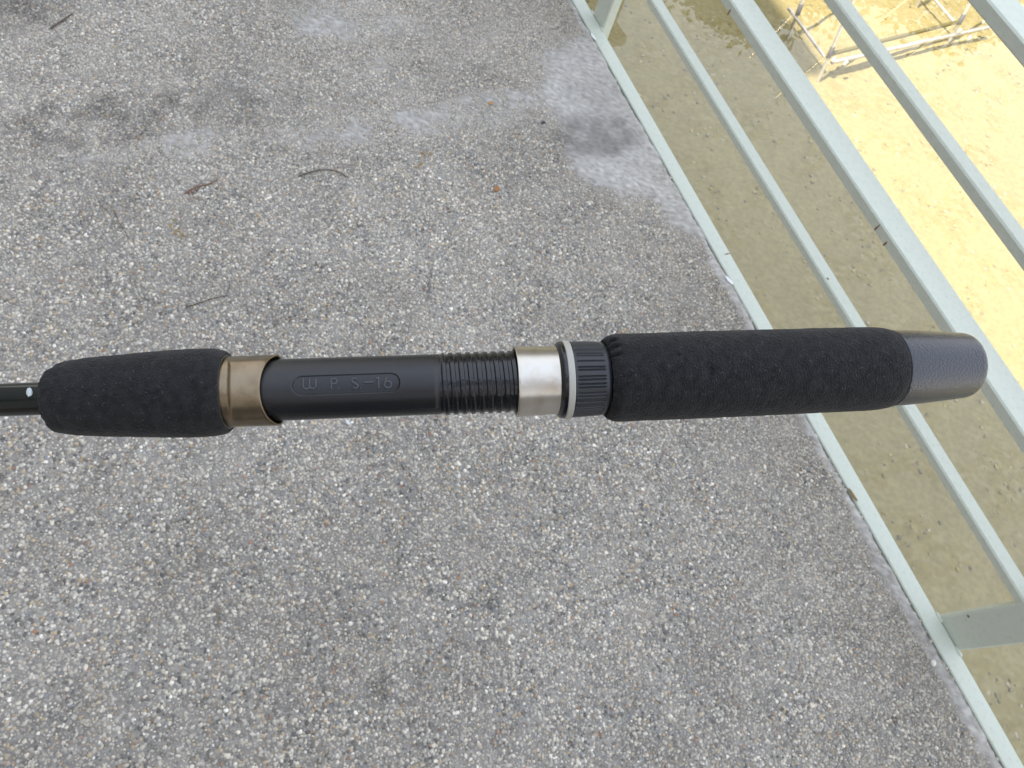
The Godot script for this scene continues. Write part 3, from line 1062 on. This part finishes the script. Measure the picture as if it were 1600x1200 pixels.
func strand(label: String, pts: Array, c: Color, sd: int) -> void:
	rng.seed = sd
	var at := Vector3(pts[0].x, 0.0, pts[0].y)
	var t := thing("moss_tuft", label, "moss", at)
	var m := plain(c, 0.95)
	for k in 9:
		var a: Vector2 = pts[rng.randi() % pts.size()]
		var f := a + Vector2(rng.randf_range(-0.012, 0.012), rng.randf_range(-0.012, 0.012))
		var d := Vector2(rng.randf_range(-0.016, 0.016), rng.randf_range(-0.016, 0.016))
		var path := lay([f, f + d * 0.5 + Vector2(0.003, -0.002), f + d], 0.0008, 0.003)
		var rr := []
		for i in path.size():
			path[i] -= at
			rr.append(0.0011)
		obj("strand", tube(path, rr, 5, 0.2), m, t)

func build_litter() -> void:
	rng.seed = 321
	twig("short reddish brown twig lying on the pebbled deck", [Vector2(-0.053, -1.287), Vector2(-0.02, -1.303), Vector2(0.005, -1.306), Vector2(0.036, -1.319)], 0.0026, Color(0.23, 0.14, 0.10), [Vector2(-0.045, -1.283), Vector2(-0.015, -1.297)])
	twig("thin dark curved twig lying on the deck", [Vector2(0.226, -1.288), Vector2(0.262, -1.297), Vector2(0.300, -1.300), Vector2(0.335, -1.284), Vector2(0.354, -1.259)], 0.0019, Color(0.11, 0.095, 0.085))
	twig("straight dark twig with a forked tip lying on the deck", [Vector2(-0.113, -0.962), Vector2(-0.075, -0.967), Vector2(-0.05, -0.972), Vector2(-0.017, -0.973)], 0.0015, Color(0.12, 0.09, 0.075), [Vector2(-0.02, -0.974), Vector2(-0.008, -0.992), Vector2(-0.006, -1.002)])
	twig("dark twig with a pale yellow end by the dark deck corner", [Vector2(-0.276, -1.900), Vector2(-0.25, -1.922), Vector2(-0.232, -1.94), Vector2(-0.214, -1.956)], 0.0022, Color(0.11, 0.09, 0.085), [Vector2(-0.250, -1.922), Vector2(-0.232, -1.928)])
	twig("hair thin brown twig lying on the deck", [Vector2(-0.216, -1.272), Vector2(-0.21, -1.23), Vector2(-0.197, -1.182)], 0.0010, Color(0.13, 0.09, 0.07))
	strand("yellow moss strands between pebbles beside the red twig", [Vector2(-0.099, -1.205), Vector2(-0.09, -1.18), Vector2(-0.078, -1.158)], Color(0.36, 0.25, 0.05), 41)
	strand("yellow moss strands on the deck beside the curved twig", [Vector2(0.552, -1.257), Vector2(0.568, -1.274), Vector2(0.585, -1.291)], Color(0.34, 0.23, 0.06), 42)
	scrap("dry_leaf", "small orange brown dry leaf scrap on the deck", "leaf", Vector3(0.742, 0.0035, -1.146), Vector3(0.012, 0.0016, 0.007), 0.7, Color(0.33, 0.15, 0.05), 501)
	scrap("leaf_crumb", "tiny orange leaf crumb near the pale cement band", "leaf", Vector3(0.842, 0.0035, -1.458), Vector3(0.009, 0.0015, 0.005), 0.2, Color(0.42, 0.22, 0.07), 502)
	scrap("shell_chip", "bluish white shell chip on the deck below the reel seat", "shell", Vector3(0.160, 0.0040, -0.583), Vector3(0.004, 0.002, 0.009), 0.35, Color(0.62, 0.66, 0.70), 503, 0.5)
	scrap("dark_pebble", "dark slate pebble lying loose beside the cement smear", "pebble", Vector3(0.976, 0.0042, -1.357), Vector3(0.008, 0.003, 0.0045), 0.2, Color(0.03, 0.04, 0.055), 504, 0.6)
	scrap("paint_flake", "bright white paint flake by the steel edge", "paint flake", Vector3(1.2945, 0.0050, -0.700), Vector3(0.006, 0.0012, 0.016), 0.25, Color(0.80, 0.82, 0.84), 505, 0.5)
	scrap("paint_flake", "white paint flake near the far railing post", "paint flake", Vector3(1.2985, 0.0050, -1.690), Vector3(0.005, 0.0012, 0.018), 0.1, Color(0.78, 0.80, 0.82), 506, 0.5)
	scrap("white_pebble", "large white pebble in the mortar by the near railing post", "pebble", Vector3(1.267, 0.004, 0.375), Vector3(0.0085, 0.004, 0.007), 0.4, Color(0.74, 0.72, 0.66), 507, 0.6)
	scrap("rust_flake", "brown rust flake lodged against the steel edge", "rust flake", Vector3(1.3035, 0.0035, -0.035), Vector3(0.0045, 0.0014, 0.019), 0.12, Color(0.24, 0.16, 0.07), 508)

# ------------------------------------------------------------------ the person who holds the rod and takes the picture (behind the camera)
# bones: [from, to, radius at from, radius at to]; their distances are joined smoothly and meshed as surface nets
func nets(st: SurfaceTool, bones: Array, cell: float, k: float, paint: Callable, place: Transform3D) -> void:
	var lo := Vector3(1e9, 1e9, 1e9)
	var hi := -lo
	for b in bones:
		var r: float = maxf(b[2], b[3]) + 3.0 * cell + k
		for e in 2:
			lo = lo.min(Vector3(b[e]) - Vector3.ONE * r)
			hi = hi.max(Vector3(b[e]) + Vector3.ONE * r)
	var nx := int((hi.x - lo.x) / cell) + 2
	var ny := int((hi.y - lo.y) / cell) + 2
	var nz := int((hi.z - lo.z) / cell) + 2
	var d := PackedFloat32Array()
	d.resize(nx * ny * nz)
	d.fill(1.0)
	for b in bones:
		var a: Vector3 = b[0]
		var e: Vector3 = b[1]
		var r0: float = b[2]
		var r1: float = b[3]
		var reach := maxf(r0, r1) + 2.5 * cell + k
		var p0 := ((a.min(e) - Vector3.ONE * reach - lo) / cell).floor()
		var p1 := ((a.max(e) + Vector3.ONE * reach - lo) / cell).ceil()
		var ae := e - a
		var l2 := maxf(ae.length_squared(), 1e-9)
		for i in range(maxi(0, int(p0.x)), mini(nx, int(p1.x) + 1)):
			for j in range(maxi(0, int(p0.y)), mini(ny, int(p1.y) + 1)):
				for q in range(maxi(0, int(p0.z)), mini(nz, int(p1.z) + 1)):
					var p := lo + Vector3(i, j, q) * cell
					var t := clampf((p - a).dot(ae) / l2, 0.0, 1.0)
					var v := (p - a - ae * t).length() - lerpf(r0, r1, t)
					var at := (i * ny + j) * nz + q
					var o := d[at]
					var h := maxf(k - absf(o - v), 0.0) / k
					d[at] = minf(o, v) - h * h * k * 0.25
	var idx := {}
	var verts := PackedVector3Array()
	var corners := [Vector3i(0, 0, 0), Vector3i(1, 0, 0), Vector3i(0, 1, 0), Vector3i(1, 1, 0), Vector3i(0, 0, 1), Vector3i(1, 0, 1), Vector3i(0, 1, 1), Vector3i(1, 1, 1)]
	var edges := [[0, 1], [2, 3], [4, 5], [6, 7], [0, 2], [1, 3], [4, 6], [5, 7], [0, 4], [1, 5], [2, 6], [3, 7]]
	for i in nx - 1:
		for j in ny - 1:
			for q in nz - 1:
				var base := (i * ny + j) * nz + q
				if absf(d[base]) > 2.0 * cell:
					continue
				var f := PackedFloat32Array()
				var neg := 0
				for c in corners:
					var v := d[((i + c.x) * ny + j + c.y) * nz + q + c.z]
					f.append(v)
					if v < 0.0:
						neg += 1
				if neg == 0 or neg == 8:
					continue
				var sum := Vector3.ZERO
				var n := 0
				for e in edges:
					var a: float = f[e[0]]
					var b: float = f[e[1]]
					if (a < 0.0) != (b < 0.0):
						sum += Vector3(corners[e[0]]).lerp(Vector3(corners[e[1]]), a / (a - b))
						n += 1
				idx[base] = verts.size()
				verts.append(lo + (Vector3(i, j, q) + sum / n) * cell)
	var steps := [ny * nz, nz, 1]
	var faces := PackedInt32Array()
	for base in idx.keys():
		for ax in 3:
			var s0: int = steps[ax]
			var s1: int = steps[(ax + 1) % 3]
			var s2: int = steps[(ax + 2) % 3]
			if base + s0 >= d.size():
				continue
			var a := d[base]
			var b := d[base + s0]
			if (a < 0.0) == (b < 0.0):
				continue
			if not (idx.has(base - s1) and idx.has(base - s2) and idx.has(base - s1 - s2)):
				continue
			var q: Array = [idx[base], idx[base - s1], idx[base - s1 - s2], idx[base - s2]]
			if a < 0.0:
				faces.append_array([q[0], q[2], q[1], q[0], q[3], q[2]])
			else:
				faces.append_array([q[0], q[1], q[2], q[0], q[2], q[3]])
	var nrm := PackedVector3Array()
	nrm.resize(verts.size())
	for t in range(0, faces.size(), 3):
		var n := (verts[faces[t + 2]] - verts[faces[t]]).cross(verts[faces[t + 1]] - verts[faces[t]])
		for c in 3:
			nrm[faces[t + c]] += n
	for f in faces:
		st.set_color(paint.call(verts[f]))
		st.set_normal((place.basis * nrm[f]).normalized())
		st.add_vertex(place * verts[f])

func build_person() -> void:
	var fwd := Vector3(0.27, 0, -0.963).normalized()
	var frame := Basis(Vector3(-fwd.z, 0, fwd.x), Vector3.UP, -fwd)      # x to the right, y up, z backwards
	var at := -fwd * 0.40
	var t := thing("person", "person standing on the deck holding the fishing rod", "person", at)
	var here := Transform3D(frame, at)
	var rod := Transform3D(Basis(Vector3(0.949, 0.125, 0.288), Vector3(0.212, 0.421, -0.882), Vector3(-0.232, 0.898, 0.373)).orthonormalized(), Vector3(0.050, 1.304, -0.081))
	var cam := Transform3D(Basis(Vector3(0.9107, 0.2061, 0.3581), Vector3(0.2468, 0.4237, -0.8715), Vector3(-0.3313, 0.8821, 0.335)).orthonormalized(), Vector3(0, 1.5, 0))
	var lw := here.affine_inverse() * (rod * Vector3(-0.215, -0.085, -0.020))
	var rw := here.affine_inverse() * (cam * Vector3(0.092, -0.060, 0.075))
	var v := func(x: float, y: float, f: float) -> Vector3: return Vector3(x, y, -f)
	var bones := []
	for sd in [-1.0, 1.0]:
		bones.append([v.call(0.095 * sd, 0.90, 0.0), v.call(0.10 * sd, 0.50, 0.02), 0.092, 0.062])
		bones.append([v.call(0.10 * sd, 0.50, 0.02), v.call(0.105 * sd, 0.10, -0.03), 0.062, 0.045])
		bones.append([v.call(0.105 * sd, 0.052, -0.05), v.call(0.125 * sd, 0.040, 0.14), 0.047, 0.036])
		bones.append([v.call(0.0, 1.385, -0.01), v.call(0.175 * sd, 1.395, 0.0), 0.075, 0.062])
	bones.append([v.call(-0.06, 0.95, -0.01), v.call(0.06, 0.95, -0.01), 0.125, 0.125])
	bones.append([v.call(0.0, 1.0, 0.0), v.call(0.0, 1.16, 0.0), 0.135, 0.132])
	bones.append([v.call(-0.06, 1.25, 0.0), v.call(0.06, 1.25, 0.0), 0.125, 0.125])
	bones.append([v.call(0.0, 1.40, -0.01), v.call(0.0, 1.52, 0.02), 0.060, 0.052])
	var le: Vector3 = v.call(-0.28, 1.20, 0.16)
	var re: Vector3 = v.call(0.26, 1.31, 0.235)
	bones.append([v.call(-0.185, 1.395, 0.0), le, 0.058, 0.043])
	bones.append([v.call(0.185, 1.395, 0.0), re, 0.058, 0.043])
	bones.append([le, lw, 0.042, 0.027])
	bones.append([re, rw, 0.042, 0.027])
	var skin := Color(0.42, 0.27, 0.19)
	var shirt := Color(0.030, 0.034, 0.050)
	var trousers := Color(0.040, 0.040, 0.045)
	var st := SurfaceTool.new()
	st.begin(Mesh.PRIMITIVE_TRIANGLES)
	nets(st, bones, 0.018, 0.05, func(p: Vector3) -> Color:
		if p.y < 0.085: return Color(0.02, 0.02, 0.02)
		if p.y < 0.98 and -p.z < 0.25: return trousers
		if p.y > 1.455 and absf(p.x) < 0.1 and -p.z < 0.12: return skin
		if -p.z > 0.20 and (p.x < -0.15 or p.x > 0.12 or p.y > 1.45): return skin
		return shirt, Transform3D(frame, Vector3.ZERO))
	# head, looking down at the rod
	var head := [[v.call(0, 1.615, -0.01), v.call(0, 1.625, 0.045), 0.088, 0.080], [v.call(0, 1.545, 0.05), v.call(0, 1.535, 0.075), 0.058, 0.046], [v.call(0, 1.600, 0.118), v.call(0, 1.565, 0.140), 0.011, 0.015], [v.call(0, 1.50, 0.01), v.call(0, 1.57, 0.02), 0.054, 0.062], [v.call(-0.022, 1.535, 0.118), v.call(0.022, 1.535, 0.118), 0.008, 0.008]]
	for sd in [-1.0, 1.0]:
		head.append([v.call(0.088 * sd, 1.605, 0.008), v.call(0.090 * sd, 1.565, 0.015), 0.014, 0.010])
	nets(st, head, 0.006, 0.018, func(p: Vector3) -> Color: return Color(0.36, 0.15, 0.12) if absf(p.y - 1.535) < 0.008 and -p.z > 0.115 and absf(p.x) < 0.028 else skin, Transform3D(frame, Vector3.ZERO))
	# left hand closed round the blank (rod axes)
	var hand := [[Vector3(-0.240, -0.030, -0.012), Vector3(-0.196, -0.030, -0.010), 0.015, 0.015], [Vector3(-0.236, -0.050, -0.016), Vector3(-0.200, -0.050, -0.014), 0.015, 0.015], [Vector3(-0.215, -0.060, -0.016), Vector3(-0.215, -0.090, -0.020), 0.021, 0.024]]
	for i in 4:
		var x := -0.2475 + 0.0205 * i
		var l: float = [0.85, 0.97, 1.05, 0.95][i]
		hand.append([Vector3(x, -0.026, -0.014), Vector3(x, -0.006, -0.0165), 0.0095, 0.0090])
		hand.append([Vector3(x, -0.006, -0.0165), Vector3(x, 0.0125 * l, -0.008), 0.0090, 0.0085])
		hand.append([Vector3(x, 0.0125 * l, -0.008), Vector3(x, 0.0115, 0.0065 * l), 0.0085, 0.0075])
	hand.append([Vector3(-0.192, -0.052, -0.006), Vector3(-0.186, -0.022, 0.008), 0.0130, 0.0105])
	hand.append([Vector3(-0.186, -0.022, 0.008), Vector3(-0.194, -0.002, 0.0150), 0.0105, 0.0085])
	nets(st, hand, 0.004, 0.004, func(_p: Vector3) -> Color: return skin, Transform3D(Basis.IDENTITY, -at) * rod)
	# right hand on the camera body (camera axes)
	hand = [[Vector3(0.068, -0.022, 0.038), Vector3(0.068, 0.014, 0.038), 0.014, 0.014], [Vector3(0.074, -0.024, 0.046), Vector3(0.092, -0.060, 0.075), 0.021, 0.025]]
	for i in 4:
		var y := 0.022 - 0.0195 * i
		var l: float = [0.95, 1.0, 0.97, 0.8][i]
		hand.append([Vector3(0.068, y, 0.034), Vector3(0.071, y, 0.010), 0.0095, 0.0090])
		hand.append([Vector3(0.071, y, 0.010), Vector3(0.062, y, -0.007), 0.0090, 0.0085])
		hand.append([Vector3(0.062, y, -0.007), Vector3(0.062 - 0.022 * l, y, -0.0065), 0.0085, 0.0075])
	hand.append([Vector3(0.064, -0.018, 0.042), Vector3(0.044, -0.004, 0.038), 0.0125, 0.0105])
	hand.append([Vector3(0.044, -0.004, 0.038), Vector3(0.024, 0.004, 0.0345), 0.0105, 0.0085])
	nets(st, hand, 0.004, 0.004, func(_p: Vector3) -> Color: return skin, Transform3D(Basis.IDENTITY, -at) * cam)
	var m := StandardMaterial3D.new()
	m.vertex_color_use_as_albedo = true
	m.roughness = 0.8
	obj("body", st.commit(), m, t)
	# hair and eyes
	var hst := SurfaceTool.new()
	hst.begin(Mesh.PRIMITIVE_TRIANGLES)
	nets(hst, [[v.call(0, 1.640, -0.020), v.call(0, 1.655, 0.035), 0.084, 0.076], [v.call(0, 1.585, -0.040), v.call(0, 1.62, -0.03), 0.066, 0.075]], 0.009, 0.02, func(_p: Vector3) -> Color: return Color.WHITE, Transform3D(frame, Vector3.ZERO))
	obj("hair", hst.commit(), plain(Color(0.015, 0.013, 0.012), 0.6), t)
	for sd in [-1.0, 1.0]:
		var ball := SphereMesh.new()
		ball.radius = 0.0115
		ball.height = 0.023
		var eye := obj("eye", ball, plain(Color(0.65, 0.63, 0.6), 0.2), t)
		eye.position = frame * Vector3(v.call(0.032 * sd, 1.602, 0.108))
		var pup := SphereMesh.new()
		pup.radius = 0.0058
		pup.height = 0.0116
		obj("iris", pup, plain(Color(0.03, 0.02, 0.015), 0.15), eye).position = frame * Vector3(0, -0.003, -0.0072)
	# the compact camera in the right hand; its lens is where the picture is taken from
	var c := thing("compact_camera", "small black compact camera held in the right hand above the rod", "camera")
	c.transform = cam
	obj("body", bevel_box(Vector3(-0.048, -0.029, 0.004), Vector3(0.053, 0.028, 0.026), 0.004), plain(Color(0.02, 0.02, 0.022), 0.4), c)
	obj("screen", bevel_box(Vector3(-0.042, -0.024, 0.026), Vector3(0.022, 0.022, 0.0272), 0.0005), plain(Color(0.01, 0.012, 0.016), 0.08), c)
	obj("shutter_button", bevel_box(Vector3(0.030, 0.028, 0.010), Vector3(0.042, 0.031, 0.021), 0.001), plain(Color(0.4, 0.4, 0.4), 0.3, 1.0), c)
